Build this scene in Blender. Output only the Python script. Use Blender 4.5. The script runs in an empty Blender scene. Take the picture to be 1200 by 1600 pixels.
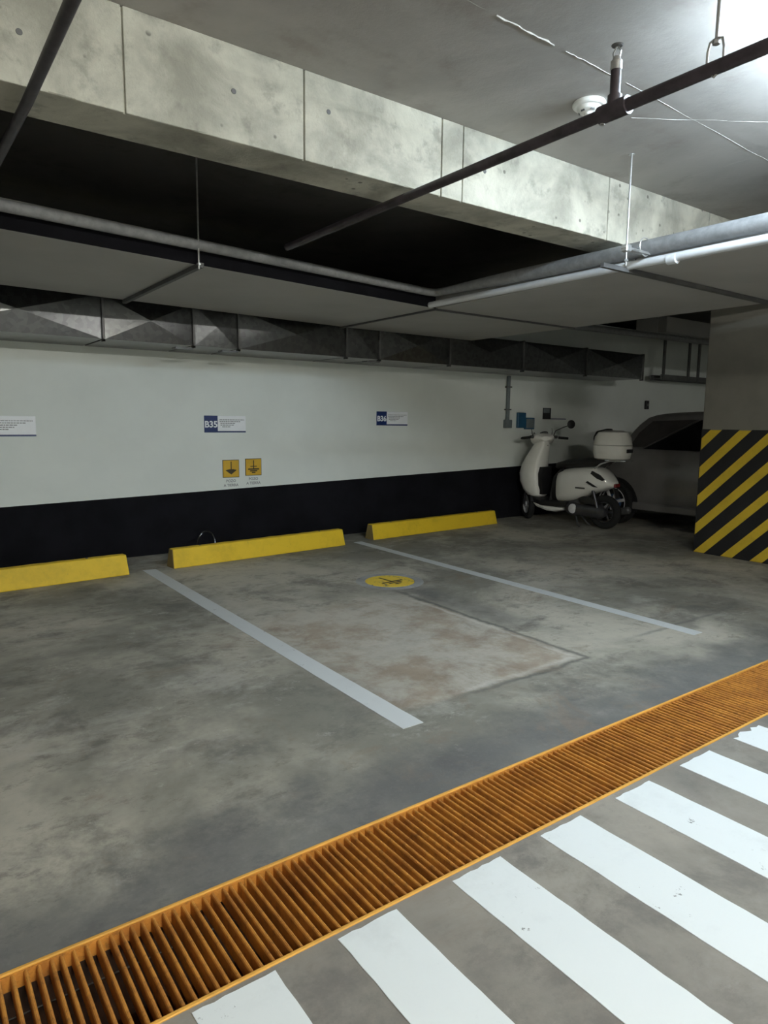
import bpy, bmesh, math, random
from mathutils import Vector, Matrix
random.seed(7)
C = bpy.context.scene.collection
PI = math.pi
H = 1.45            # eye height
CEIL = 3.05

# ------------------------------------------------------------ camera
F_PX = 1060.96; PITCH = 0.134012; ROLL = 0.0107368; YAW = 0.628678
cam_d = bpy.data.cameras.new('camera'); cam = bpy.data.objects.new('camera', cam_d); C.objects.link(cam)
fw = Vector((math.sin(YAW)*math.cos(PITCH), math.cos(YAW)*math.cos(PITCH), -math.sin(PITCH)))
rt = Vector((math.cos(YAW), -math.sin(YAW), 0)); up = rt.cross(fw)
r2 = math.cos(ROLL)*rt + math.sin(ROLL)*up; u2 = -math.sin(ROLL)*rt + math.cos(ROLL)*up
M4 = Matrix((r2, u2, -fw)).transposed().to_4x4(); M4.translation = Vector((0, 0, H))
cam.matrix_world = M4
cam_d.sensor_fit = 'VERTICAL'; cam_d.sensor_height = 32.0; cam_d.lens = F_PX/1600*32.0
cam_d.clip_start = 0.05; cam_d.clip_end = 100
bpy.context.scene.camera = cam

# ------------------------------------------------------------ world and exposure
sc = bpy.context.scene
w = bpy.data.worlds.new('world'); sc.world = w; w.use_nodes = True
w.node_tree.nodes['Background'].inputs[0].default_value = (0.6, 0.7, 0.8, 1)
w.node_tree.nodes['Background'].inputs[1].default_value = 0.0
sc.view_settings.view_transform = 'Standard'; sc.view_settings.look = 'None'
sc.view_settings.exposure = 0.0; sc.view_settings.gamma = 1.0
sc.view_settings.use_curve_mapping = False

# lamps of the garage: (x, y, rot, power, colour)
LAMPS = [
    (3.30, 1.22, 0.0, 330, (0.72, 0.87, 1.0)),
    (0.6, -2.8, 0.0, 900, (1.0, 0.975, 0.88)),
    (5.4, -2.3, 0.0, 600, (1.0, 0.985, 0.93)),
]

# ------------------------------------------------------------ materials
class NT:
    def __init__(s, name):
        s.m = bpy.data.materials.new(name); s.m.use_nodes = True
        s.t = s.m.node_tree; s.n = s.t.nodes; s.b = s.n['Principled BSDF']
        s.pos = None
    def L(s, a, b): s.t.links.new(a, b)
    def P(s):
        if s.pos is None:
            s.pos = s.n.new('ShaderNodeNewGeometry').outputs['Position']
        return s.pos
    def O(s):
        return s.n.new('ShaderNodeTexCoord').outputs['Object']
    def noise(s, scale, detail=5, rough=0.6, vec=None, dist=0.0, off=None, stretch=None):
        n = s.n.new('ShaderNodeTexNoise'); n.inputs['Scale'].default_value = scale
        n.inputs['Detail'].default_value = detail; n.inputs['Roughness'].default_value = rough
        n.inputs['Distortion'].default_value = dist
        v = vec or s.P()
        if off or stretch:
            mp = s.n.new('ShaderNodeMapping'); s.L(v, mp.inputs[0]); v = mp.outputs[0]
            if off: mp.inputs['Location'].default_value = off
            if stretch: mp.inputs['Scale'].default_value = stretch
        s.L(v, n.inputs['Vector']); return n.outputs[0]
    def val(s, x, inp):
        if isinstance(x, (int, float)): inp.default_value = x
        else: s.L(x, inp)
    def math(s, op, a, b=0.0, c=None, clamp=False):
        n = s.n.new('ShaderNodeMath'); n.operation = op; n.use_clamp = clamp
        s.val(a, n.inputs[0]); s.val(b, n.inputs[1])
        if c is not None: s.val(c, n.inputs[2])
        return n.outputs[0]
    def ramp(s, x, lo, hi, a=0.0, b=1.0):
        n = s.n.new('ShaderNodeMapRange'); n.interpolation_type = 'SMOOTHSTEP'
        s.val(x, n.inputs[0]); n.inputs[1].default_value = lo; n.inputs[2].default_value = hi
        n.inputs[3].default_value = a; n.inputs[4].default_value = b
        return n.outputs[0]
    def mix(s, f, a, b):
        n = s.n.new('ShaderNodeMix'); n.data_type = 'RGBA'
        s.val(f, n.inputs[0])
        for x, i in ((a, n.inputs[6]), (b, n.inputs[7])):
            if isinstance(x, (tuple, list)): i.default_value = (*x[:3], 1)
            else: s.L(x, i)
        return n.outputs[2]
    def bump(s, h, strength=0.2, dist=0.01):
        n = s.n.new('ShaderNodeBump'); n.inputs['Strength'].default_value = strength
        n.inputs['Distance'].default_value = dist; s.L(h, n.inputs['Height']); s.L(n.outputs[0], s.b.inputs['Normal'])
    def xyz(s):
        n = s.n.new('ShaderNodeSeparateXYZ'); s.L(s.P(), n.inputs[0]); return n.outputs
    def out(s, col, rough=0.7, metal=0.0):
        if isinstance(col, (tuple, list)): s.b.inputs['Base Color'].default_value = (*col[:3], 1)
        else: s.L(col, s.b.inputs['Base Color'])
        s.val(rough, s.b.inputs['Roughness']); s.b.inputs['Metallic'].default_value = metal
        return s.m

def simple(name, col, rough=0.5, metal=0.0, var=0.15, scale=8, bump=0.0, coat=0.0):
    n = NT(name)
    k = n.noise(scale, 4, 0.6)
    dark = tuple(c*(1-var) for c in col); lite = tuple(min(1, c*(1+var)) for c in col)
    c = n.mix(n.ramp(k, 0.3, 0.7), dark, lite)
    if bump: n.bump(n.noise(scale*12, 3), bump, 0.004)
    n.out(c, rough, metal)
    if coat: n.b.inputs['Coat Weight'].default_value = coat; n.b.inputs['Coat Roughness'].default_value = 0.1
    return n.m

def concrete(name, a, b, stain, rough=0.85, scale=1.2, pits=True, bump=0.25):
    n = NT(name)
    k1 = n.noise(scale, 6, 0.62, dist=0.4); k2 = n.noise(scale*3.1, 6, 0.65, off=(3, 7, 1))
    c = n.mix(n.ramp(k1, 0.32, 0.68), a, b)
    c = n.mix(n.math('MULTIPLY', n.ramp(k2, 0.52, 0.70), 0.5), c, stain)
    if pits:
        v = n.n.new('ShaderNodeTexVoronoi'); v.inputs['Scale'].default_value = 9; n.L(n.P(), v.inputs['Vector'])
        pm = n.math('MULTIPLY', n.ramp(v.outputs['Distance'], 0.07, 0.13, 1, 0), n.ramp(n.noise(4, 2), 0.47, 0.55))
        c = n.mix(n.math('MULTIPLY', pm, 0.7), c, tuple(x*0.4 for x in stain))
    n.bump(n.noise(scale*14, 5, 0.7), bump, 0.01)
    return n.out(c, rough)

def floor_material():
    n = NT('worn_floor_concrete')
    x, y, z = n.xyz()
    big = n.noise(0.55, 6, 0.66, dist=0.3)
    mid = n.noise(1.7, 7, 0.72, dist=0.2, off=(5, 1, 0))
    fine = n.noise(9, 8, 0.78)
    grain = n.noise(60, 3, 0.6)
    c = n.mix(n.ramp(big, 0.38, 0.62), (0.185, 0.178, 0.152), (0.43, 0.405, 0.345))
    c = n.mix(n.math('MULTIPLY', n.ramp(mid, 0.50, 0.66), 0.62), c, (0.105, 0.100, 0.090))
    # pale worn tracks
    k = n.noise(1.1, 7, 0.74, dist=0.3, off=(11, 4, 0), stretch=(1, 1.6, 1))
    c = n.mix(n.math('MULTIPLY', n.ramp(k, 0.52, 0.66), 0.55), c, (0.42, 0.405, 0.365))
    st = n.noise(4.6, 8, 0.78, off=(6, 2, 9), stretch=(1, 1.5, 1))
    c = n.mix(n.math('MULTIPLY', n.ramp(st, 0.54, 0.64), 0.50), c, (0.12, 0.11, 0.095))
    st2 = n.noise(5.5, 8, 0.8, off=(1, 12, 3))
    c = n.mix(n.math('MULTIPLY', n.ramp(st2, 0.58, 0.66), 0.35), c, (0.50, 0.48, 0.43))
    # repaired slab: a paler, browner rectangle with a dark joint round it
    wob = n.math('MULTIPLY', n.math('SUBTRACT', n.noise(3.0, 5, 0.7), 0.5), 0.12)
    xs = n.math('ADD', x, wob); ys = n.math('ADD', y, wob)
    inx = n.math('MULTIPLY', n.ramp(xs, 1.75, 2.15), n.ramp(xs, 3.39, 3.43, 1, 0))
    iny = n.math('MULTIPLY', n.ramp(ys, 2.54, 2.60), n.ramp(ys, 4.2, 4.6, 1, 0))
    ins = n.math('MULTIPLY', inx, iny)
    brown = n.noise(2.3, 6, 0.7, off=(1, 9, 0))
    slab = n.mix(n.ramp(brown, 0.42, 0.62), (0.42, 0.395, 0.345), (0.27, 0.215, 0.165))
    c = n.mix(n.math('MULTIPLY', ins, 0.72), c, slab)
    d1 = n.math('ABSOLUTE', n.math('SUBTRACT', xs, 3.43))
    j1 = n.math('MULTIPLY', n.ramp(d1, 0.0, 0.035, 1, 0), n.math('MULTIPLY', n.ramp(y, 2.50, 2.56), n.ramp(y, 4.2, 4.8, 1, 0)))
    d2 = n.math('ABSOLUTE', n.math('SUBTRACT', ys, 2.54))
    j2 = n.math('MULTIPLY', n.ramp(d2, 0.0, 0.035, 1, 0), n.math('MULTIPLY', n.ramp(x, 2.1, 2.9), n.ramp(x, 3.43, 3.47, 1, 0)))
    # damp dark swath to the right of the slab joint
    sw = n.math('MULTIPLY', n.ramp(n.math('ABSOLUTE', n.math('SUBTRACT', xs, 3.62)), 0.04, 0.24, 1, 0), n.math('MULTIPLY', n.ramp(y, 2.9, 3.6), n.ramp(y, 4.6, 5.2, 1, 0)))
    c = n.mix(n.math('MULTIPLY', sw, 0.45), c, (0.10, 0.10, 0.10))
    jj = n.math('MAXIMUM', j1, j2)
    c = n.mix(n.math('MULTIPLY', jj, 0.75), c, (0.07, 0.07, 0.066))
    pl = n.math('MAXIMUM', n.math('MULTIPLY', n.ramp(n.math('ABSOLUTE', n.math('SUBTRACT', xs, 3.375)), 0.0, 0.03, 1, 0), n.math('MULTIPLY', n.ramp(y, 2.60, 2.64), n.ramp(y, 3.9, 4.4, 1, 0))),
                n.math('MULTIPLY', n.ramp(n.math('ABSOLUTE', n.math('SUBTRACT', ys, 2.595)), 0.0, 0.035, 1, 0), n.math('MULTIPLY', n.ramp(x, 2.2, 2.6), n.ramp(x, 3.34, 3.38, 1, 0))))
    c = n.mix(n.math('MULTIPLY', pl, n.ramp(st, 0.35, 0.6, 0.2, 0.7)), c, (0.52, 0.50, 0.46))
    # second joint running on towards the channel on the right
    d3 = n.math('ABSOLUTE', n.math('SUBTRACT', ys, 2.62))
    j3 = n.math('MULTIPLY', n.ramp(d3, 0.0, 0.03, 1, 0), n.math('MULTIPLY', n.ramp(x, 3.9, 4.2), n.ramp(x, 4.9, 5.4, 1, 0)))
    c = n.mix(n.math('MULTIPLY', j3, 0.5), c, (0.08, 0.08, 0.08))
    # dirt washed up against the drain channel
    dn = n.math('ADD', y, n.math('MULTIPLY', n.math('SUBTRACT', n.noise(2.2, 6, 0.7, off=(2, 2, 5)), 0.5), 1.0))
    band = n.math('MULTIPLY', n.ramp(dn, 1.95, 2.45, 1, 0), n.ramp(y, 1.6, 1.8))
    c = n.mix(n.math('MULTIPLY', band, 0.75), c, (0.085, 0.087, 0.088))
    # rust-brown dirt in front of the bays
    rb = n.noise(1.4, 7, 0.75, off=(8, 3, 2), dist=1.2)
    c = n.mix(n.math('MULTIPLY', n.ramp(rb, 0.54, 0.68), 0.5), c, (0.19, 0.15, 0.115))
    c = n.mix(n.math('MULTIPLY', n.ramp(fine, 0.45, 0.75), 0.25), c, (0.07, 0.07, 0.066))
    c = n.mix(n.math('MULTIPLY', n.ramp(grain, 0.5, 0.8), 0.12), c, (0.3, 0.3, 0.29))
    # the driving aisle beyond the drain is a separate, browner and more worn pour
    aisle = n.mix(n.ramp(mid, 0.35, 0.65), (0.205, 0.185, 0.165), (0.135, 0.125, 0.115))
    c = n.mix(n.math('MULTIPLY', n.ramp(y, 1.49, 1.50, 1, 0), 0.65), c, aisle)
    n.bump(n.math('ADD', fine, n.math('MULTIPLY', jj, -0.6)), 0.25, 0.01)
    hsv = n.n.new('ShaderNodeHueSaturation'); hsv.inputs['Value'].default_value = 1.18; hsv.inputs['Saturation'].default_value = 1.15
    n.L(c, hsv.inputs['Color']); c = hsv.outputs[0]
    return n.out(c, n.ramp(mid, 0.3, 0.7, 0.62, 0.85))

def paint_white(name, base=(0.78, 0.80, 0.80)):
    n = NT(name)
    k = n.noise(3.2, 6, 0.7, off=(4, 4, 4)); s = n.noise(22, 5, 0.75)
    c = n.mix(n.math('MULTIPLY', n.ramp(k, 0.5, 0.75), 0.35), base, tuple(v*0.72 for v in base))
    sp = n.math('MULTIPLY', n.ramp(s, 0.62, 0.67), n.ramp(n.noise(2.6, 3), 0.50, 0.60))
    c = n.mix(n.math('MULTIPLY', sp, 0.8), c, (0.16, 0.16, 0.155))
    n.bump(s, 0.15, 0.003)
    return n.out(c, 0.65)

def yellow_paint(name, base, dirt=0.5):
    n = NT(name)
    k = n.noise(3.0, 6, 0.7, off=(2, 1, 6)); s = n.noise(30, 4, 0.7)
    c = n.mix(n.math('MULTIPLY', n.ramp(k, 0.42, 0.70), dirt), base, tuple(v*0.55 for v in base))
    c = n.mix(n.math('MULTIPLY', n.ramp(s, 0.62, 0.75), 0.3), c, (0.10, 0.08, 0.04))
    n.bump(s, 0.15, 0.003)
    return n.out(c, 0.6)

def grate_paint():
    n = NT('worn_orange_grate_paint')
    k = n.noise(7, 6, 0.75); s = n.noise(45, 5, 0.75)
    c = n.mix(n.ramp(k, 0.35, 0.68), (0.60, 0.26, 0.042), (0.38, 0.145, 0.025))
    c = n.mix(n.math('MULTIPLY', n.ramp(s, 0.5, 0.7), 0.6), c, (0.12, 0.05, 0.016))
    n.bump(s, 0.5, 0.003)
    return n.out(c, 0.62)

def galvanised():
    n = NT('galvanised_duct_sheet')
    v = n.n.new('ShaderNodeTexVoronoi'); v.inputs['Scale'].default_value = 26; n.L(n.P(), v.inputs['Vector'])
    k = n.noise(2.5, 4, 0.6)
    c = n.mix(n.ramp(v.outputs['Color'], 0.2, 0.8), (0.13, 0.133, 0.135), (0.17, 0.172, 0.175))
    c = n.mix(n.math('MULTIPLY', n.ramp(k, 0.45, 0.7), 0.4), c, (0.16, 0.16, 0.155))
    return n.out(c, 0.30, 0.95)

def emis(name, col, st):
    n = NT(name); n.b.inputs['Emission Color'].default_value = (*col, 1); n.b.inputs['Emission Strength'].default_value = st
    return n.out((0.8, 0.8, 0.8), 0.4)

M = {}
M['floor'] = floor_material()
M['beam'] = concrete('pale_beam_concrete', (0.32, 0.315, 0.265), (0.60, 0.59, 0.50), (0.19, 0.185, 0.155), scale=2.4, bump=0.6)
M['ceiling'] = concrete('ceiling_concrete', (0.33, 0.315, 0.29), (0.46, 0.44, 0.41), (0.28, 0.245, 0.215), scale=0.8, pits=False)
M['recess'] = concrete('shade_toned_recess_concrete', (0.13, 0.13, 0.12), (0.20, 0.195, 0.18), (0.09, 0.09, 0.085), scale=0.8, pits=False)  # darker than the ceiling slab: the shade of the recess put into the colour
M['wall'] = simple('pale_green_white_wall_paint', (0.77, 0.81, 0.775), 0.8, var=0.03, scale=1.5, bump=0.12)
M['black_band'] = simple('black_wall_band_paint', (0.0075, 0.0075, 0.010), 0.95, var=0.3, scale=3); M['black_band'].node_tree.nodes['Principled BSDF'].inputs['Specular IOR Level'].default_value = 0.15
M['pillar'] = simple('taupe_pillar_paint', (0.20, 0.19, 0.165), 0.75, var=0.10, scale=2, bump=0.1)
M['hazard_yellow'] = yellow_paint('hazard_yellow_paint', (0.72, 0.50, 0.035), 0.35)
M['hazard_black'] = simple('hazard_black_paint', (0.012, 0.012, 0.014), 0.5, var=0.3, scale=6)
M['stop_yellow'] = yellow_paint('wheel_stop_yellow_paint', (0.86, 0.58, 0.025), 0.4)
M['stop_end'] = yellow_paint('dark_wheel_stop_end', (0.30, 0.22, 0.08), 0.6)
M['zebra'] = paint_white('crosswalk_white_paint', (0.80, 0.84, 0.84))
M['line'] = paint_white('bay_line_white_paint', (0.62, 0.64, 0.64))
M['grate'] = grate_paint()
M['channel'] = simple('dark_rusty_channel', (0.045, 0.022, 0.012), 0.8, var=0.5, scale=14)
M['galv'] = galvanised()
M['duct_grey'] = simple('grey_duct_skin', (0.42, 0.415, 0.40), 0.7, var=0.06, scale=1.3)
M['duct_seam'] = simple('dark_duct_strut', (0.09, 0.09, 0.09), 0.6)
M['pipe_grey'] = simple('insulated_grey_pipe', (0.23, 0.235, 0.24), 0.5, var=0.15, scale=22, bump=0.4)
M['pvc'] = simple('white_plastic_pipe', (0.66, 0.68, 0.70), 0.35, var=0.05)
M['dark_pipe'] = simple('dark_iron_pipe', (0.040, 0.032, 0.038), 0.45, var=0.4, scale=12)
M['steel'] = simple('zinc_steel', (0.55, 0.55, 0.54), 0.35, 0.8, var=0.15, scale=20)
M['dull_steel'] = simple('dull_dark_steel', (0.16, 0.16, 0.16), 0.5, 0.6)
M['plastic'] = simple('white_plastic', (0.78, 0.78, 0.74), 0.4, var=0.03)
M['sign_white'] = simple('sign_white', (0.90, 0.92, 0.95), 0.35, var=0.02)
M['navy'] = simple('sign_navy', (0.010, 0.028, 0.13), 0.35, var=0.1)
M['sign_text'] = simple('sign_grey_print', (0.28, 0.29, 0.30), 0.6)
M['sign_yellow'] = simple('sign_yellow', (0.66, 0.40, 0.03), 0.45, var=0.08)
M['sign_dark'] = simple('sign_dark_print', (0.05, 0.04, 0.015), 0.6)
M['blue'] = simple('blue_plastic', (0.015, 0.09, 0.18), 0.4)
M['grey_box'] = simple('grey_plastic_box', (0.16, 0.19, 0.20), 0.5)
M['cream'] = simple('cream_scooter_paint', (0.82, 0.81, 0.76), 0.28, var=0.02, coat=0.5)
M['black_plastic'] = simple('black_plastic', (0.014, 0.014, 0.015), 0.45)
M['black_gloss'] = simple('black_glossy_cable', (0.02, 0.02, 0.02), 0.2)
M['rubber'] = simple('tyre_rubber', (0.012, 0.012, 0.012), 0.85)
M['vinyl'] = simple('black_seat_vinyl', (0.016, 0.015, 0.015), 0.5, bump=0.3, scale=12)
M['casing'] = simple('dark_alloy_casing', (0.10, 0.10, 0.11), 0.35, 0.7)
M['chrome'] = simple('bright_chrome', (0.75, 0.75, 0.76), 0.12, 1.0, var=0.02)
M['alloy'] = simple('silver_alloy', (0.8, 0.8, 0.82), 0.4, 0.2)
M['smoke'] = simple('smoked_lens', (0.02, 0.03, 0.03), 0.1, coat=1.0)
M['car_paint'] = simple('dark_grey_car_paint', (0.20, 0.19, 0.185), 0.38, 0.1, var=0.05, coat=0.4)
M['car_glass'] = simple('dark_car_glass', (0.006, 0.006, 0.007), 0.12)
M['quarter_glass'] = simple('dusty_tinted_glass', (0.045, 0.040, 0.038), 0.35)
M['red_lens'] = simple('red_lens', (0.22, 0.01, 0.01), 0.25)
M['blue_disc'] = simple('blue_disc', (0.06, 0.13, 0.26), 0.4)
M['lamp_body'] = simple('lamp_enamel', (0.8, 0.8, 0.8), 0.4)
M['cover_yellow'] = None

# ------------------------------------------------------------ mesh helpers
class MB:
    def __init__(s): s.bm = bmesh.new()
    def poly(s, pts):
        vs = [s.bm.verts.new(p) for p in pts]
        return s.bm.faces.new(vs)
    def box(s, c, d, rot=None, bev=0.0, seg=1):
        r = bmesh.ops.create_cube(s.bm, size=1.0); vs = r['verts']
        mat = Matrix.Translation(c) @ (rot.to_4x4() if rot else Matrix.Identity(4)) @ Matrix.Diagonal((*d, 1))
        bmesh.ops.transform(s.bm, matrix=mat, verts=vs)
        if bev:
            es = list({e for v in vs for e in v.link_edges})
            bmesh.ops.bevel(s.bm, geom=es, offset=bev, segments=seg, affect='EDGES', profile=0.5)
        return s
    def b2(s, lo, hi, bev=0.0, seg=1):
        return s.box([(a+b)/2 for a, b in zip(lo, hi)], [b-a for a, b in zip(lo, hi)], None, bev, seg)
    def tube(s, pts, r, n=12, caps=True, squash=None):
        pts = [Vector(p) for p in pts]; rs = r if isinstance(r, (list, tuple)) else [r]*len(pts)
        rings = []; prev = None
        for i, p in enumerate(pts):
            a = pts[max(i-1, 0)]; b = pts[min(i+1, len(pts)-1)]; t = (b-a).normalized()
            if prev is None:
                u = t.cross(Vector((0, 0, 1)));
                if u.length < 1e-3: u = t.cross(Vector((1, 0, 0)))
                u.normalize()
            else:
                u = (prev - t*prev.dot(t)).normalized()
            prev = u; v = t.cross(u)
            rings.append([s.bm.verts.new(p + (u*math.cos(2*PI*k/n) + v*math.sin(2*PI*k/n))*rs[i]) for k in range(n)])
        for A, B in zip(rings, rings[1:]):
            for k in range(n): s.bm.faces.new((A[k], A[(k+1) % n], B[(k+1) % n], B[k]))
        if caps: s.bm.faces.new(rings[0][::-1]); s.bm.faces.new(rings[-1])
        return s
    def lathe(s, prof, c=(0, 0, 0), axis='Z', n=24):
        c = Vector(c); rings = []
        for r, h in prof:
            ring = []
            for k in range(n):
                a = 2*PI*k/n; x, y = r*math.cos(a), r*math.sin(a)
                p = {'Z': (x, y, h), 'Y': (x, h, y), 'X': (h, x, y)}[axis]
                ring.append(s.bm.verts.new(c+Vector(p)))
            rings.append(ring)
        for A, B in zip(rings, rings[1:]):
            for k in range(n): s.bm.faces.new((A[k], A[(k+1) % n], B[(k+1) % n], B[k]))
        if prof[0] != prof[-1]:
            if prof[0][0] > 1e-5: s.bm.faces.new(rings[0])
            if prof[-1][0] > 1e-5: s.bm.faces.new(rings[-1][::-1])
        return s
    def torus(s, R, r, c=(0, 0, 0), axis='Y', n=40, m=12, fl=1.0):
        return s.lathe([(R + r*math.cos(2*PI*k/m), r*fl*math.sin(2*PI*k/m)) for k in range(m)] + [(R+r, 0.0)], c, axis, n)
    def prism(s, poly, lo, hi, axis='X'):
        def P(a, b, h): return {'X': (h, a, b), 'Y': (a, h, b), 'Z': (a, b, h)}[axis]
        A = [s.bm.verts.new(P(a, b, lo)) for a, b in poly]; B = [s.bm.verts.new(P(a, b, hi)) for a, b in poly]
        s.bm.faces.new(A); s.bm.faces.new(B[::-1]); n = len(poly)
        for k in range(n): s.bm.faces.new((A[k], B[k], B[(k+1) % n], A[(k+1) % n]))
        return s
    def loft(s, rings, caps=True):
        R = [[s.bm.verts.new(p) for p in ring] for ring in rings]; n = len(R[0])
        for A, B in zip(R, R[1:]):
            for k in range(n): s.bm.faces.new((A[k], A[(k+1) % n], B[(k+1) % n], B[k]))
        if caps: s.bm.faces.new(R[0][::-1]); s.bm.faces.new(R[-1])
        return s
    def build(s, name, mat, parent=None, smooth=False, sub=0, bev=0.0):
        bmesh.ops.remove_doubles(s.bm, verts=s.bm.verts, dist=1e-6)
        bmesh.ops.recalc_face_normals(s.bm, faces=s.bm.faces)
        me = bpy.data.meshes.new(name); s.bm.to_mesh(me); s.bm.free()
        o = bpy.data.objects.new(name, me); C.objects.link(o)
        me.materials.append(mat if not isinstance(mat, str) else M[mat])
        if smooth:
            for p in me.polygons: p.use_smooth = True
            if not sub:
                try: me.set_sharp_from_angle(angle=math.radians(38))
                except Exception: pass
        if bev:
            md = o.modifiers.new('bevel', 'BEVEL'); md.width = bev; md.segments = 2; md.limit_method = 'ANGLE'
        if sub:
            md = o.modifiers.new('sub', 'SUBSURF'); md.levels = sub; md.render_levels = sub
        if parent: o.parent = parent
        return o

def tag(o, label=None, cat=None, group=None, kind=None):
    if label: o['label'] = label
    if cat: o['category'] = cat
    if group: o['group'] = group
    if kind: o['kind'] = kind
    return o
def empty(name, loc=(0, 0, 0), rz=0.0, **k):
    o = bpy.data.objects.new(name, None); C.objects.link(o); o.location = loc; o.rotation_euler = (0, 0, rz)
    o.empty_display_size = 0.1
    return tag(o, **k)
def structure(o, label=None, cat=None): return tag(o, label, cat, None, 'structure')

def text_mesh(body, size, loc, mat, parent, name='lettering', bold=0.0, rot=(PI/2, 0, 0), align='CENTER'):
    cu = bpy.data.curves.new('t', 'FONT'); cu.body = body; cu.size = size; cu.extrude = 0.0008
    cu.align_x = align; cu.align_y = 'CENTER'; cu.offset = bold; cu.resolution_u = 3
    to = bpy.data.objects.new('t', cu); C.objects.link(to)
    dg = bpy.context.evaluated_depsgraph_get(); me = bpy.data.meshes.new_from_object(to.evaluated_get(dg))
    bpy.data.objects.remove(to); bpy.data.curves.remove(cu)
    me.name = name; me.materials.clear(); me.materials.append(M[mat])
    o = bpy.data.objects.new(name, me); C.objects.link(o); o.location = loc; o.rotation_euler = rot
    o.parent = parent
    return o

WY = 7.22      # back wall face
# ------------------------------------------------------------ the setting
GY0, GY1 = 1.495, 1.872     # drain channel
GD = 0.16
m = MB()
m.b2((-6, GY1, -0.2), (15, 8.0, 0)); m.b2((-6, -6, -0.2), (15, GY0, 0)); m.b2((-6, GY0, -0.4), (15, GY1, -GD))
m.b2((-6, GY0, -GD), (-3, GY1, 0))
structure(m.build('floor', 'floor'), 'worn grey concrete garage floor with stains', 'floor')

wall = structure(MB().b2((-6, WY, 0), (15, WY+0.2, CEIL)).build('wall_back', 'wall'), 'pale painted back wall of the garage', 'wall')
def band_z(x): return 0.602 + 0.0250*(x-0.75)
m = MB(); t = 0.006
m.prism([(-6, 0.0), (14.9, 0.0), (14.9, band_z(14.9)), (-6, band_z(-6))], WY-t, WY, 'Y')
tag(m.build('black_paint_band', 'black_band', wall))
structure(MB().b2((-6.2, -6, 0), (-6, 8, CEIL)).build('wall_left', 'wall'), 'side wall out of view on the left', 'wall')
structure(MB().b2((15, -6, 0), (15.2, 8, CEIL)).build('wall_right', 'wall'), 'far side wall on the right', 'wall')
structure(MB().b2((-6, -6.2, 0), (15, -6, CEIL)).build('wall_front', 'wall'), 'wall behind the camera', 'wall')

# ceiling: slab in front of the beam, slab behind it coloured darker to stand for its shade
BY0, BY1, BZ = 2.96, 3.235, 2.655
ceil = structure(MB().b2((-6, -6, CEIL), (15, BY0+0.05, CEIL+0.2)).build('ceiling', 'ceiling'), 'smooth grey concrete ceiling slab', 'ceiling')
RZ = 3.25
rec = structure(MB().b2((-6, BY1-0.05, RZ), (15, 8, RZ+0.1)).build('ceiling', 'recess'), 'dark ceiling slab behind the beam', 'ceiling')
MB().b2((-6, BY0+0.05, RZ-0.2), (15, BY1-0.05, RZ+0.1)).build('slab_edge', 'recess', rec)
# formwork ridges left on the slab
def ridge(a, b, wd, par):
    a = Vector((*a, CEIL)); b = Vector((*b, CEIL)); n = 14; pts = []
    for i in range(n+1):
        p = a.lerp(b, i/n); pts.append(p + Vector((random.uniform(-.004, .004), random.uniform(-.004, .004), 0.0015)))
    return MB().tube(pts, [wd*random.uniform(.6, 1.2) for _ in pts], 5).build('formwork_ridge', 'ceiling_ridge', par)
M['ceiling_ridge'] = simple('pale_cement_ridge', (0.52, 0.51, 0.48), 0.8)
ridge((0.9, 2.11), (2.05, 2.125), 0.002, ceil); ridge((2.07, 2.125), (2.42, 2.13), 0.007, ceil); ridge((2.5, 2.13), (2.9, 2.14), 0.005, ceil); ridge((2.95, 2.14), (5.5, 2.24), 0.003, ceil)
ridge((3.3, 2.35), (4.2, 1.75), 0.003, ceil); ridge((4.35, 2.0), (4.36, 2.9), 0.002, ceil)

# beam, with its formwork panels
beam = structure(MB().b2((-6, BY0+0.014, BZ), (15, BY1, CEIL+0.0)).build('ceiling_beam', 'beam'), 'deep cast concrete beam across the ceiling with panel joints', 'beam')
xs = [-0.6, 0.30, 0.854, 1.668, 2.509, 2.663, 3.959, 5.2, 6.6]
for a, b in zip(xs, xs[1:]):
    pr = random.uniform(0.0, 0.003)
    MB().b2((a+0.004, BY0-pr, BZ), (b-0.004, BY0+0.016, CEIL), 0.0025).build('formwork_panel', 'beam', beam)
for x, z in ((1.319, 2.861), (2.828, 2.849), (1.80, 2.90), (0.487, 2.837)):
    MB().lathe([(0.0, -0.001), (0.011, -0.001), (0.012, 0.001), (0.0, 0.002)], (x, BY0-0.003, z), 'Y', 12).build('tie_hole_plug', 'dull_steel', beam)
# irregular spalls along the bottom arris
m = MB()
x = -0.2
while x < 5.5:
    wdt = random.uniform(0.03, 0.10)
    m.box((x, BY0+0.0, BZ+0.004), (wdt, 0.010, random.uniform(0.004, 0.010)), Matrix.Rotation(random.uniform(-.08, .08), 3, 'Y'), 0.002)
    x += wdt + random.uniform(0.10, 0.45)
tag(m.build('arris_burrs', 'beam', beam), kind='stuff')

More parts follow.
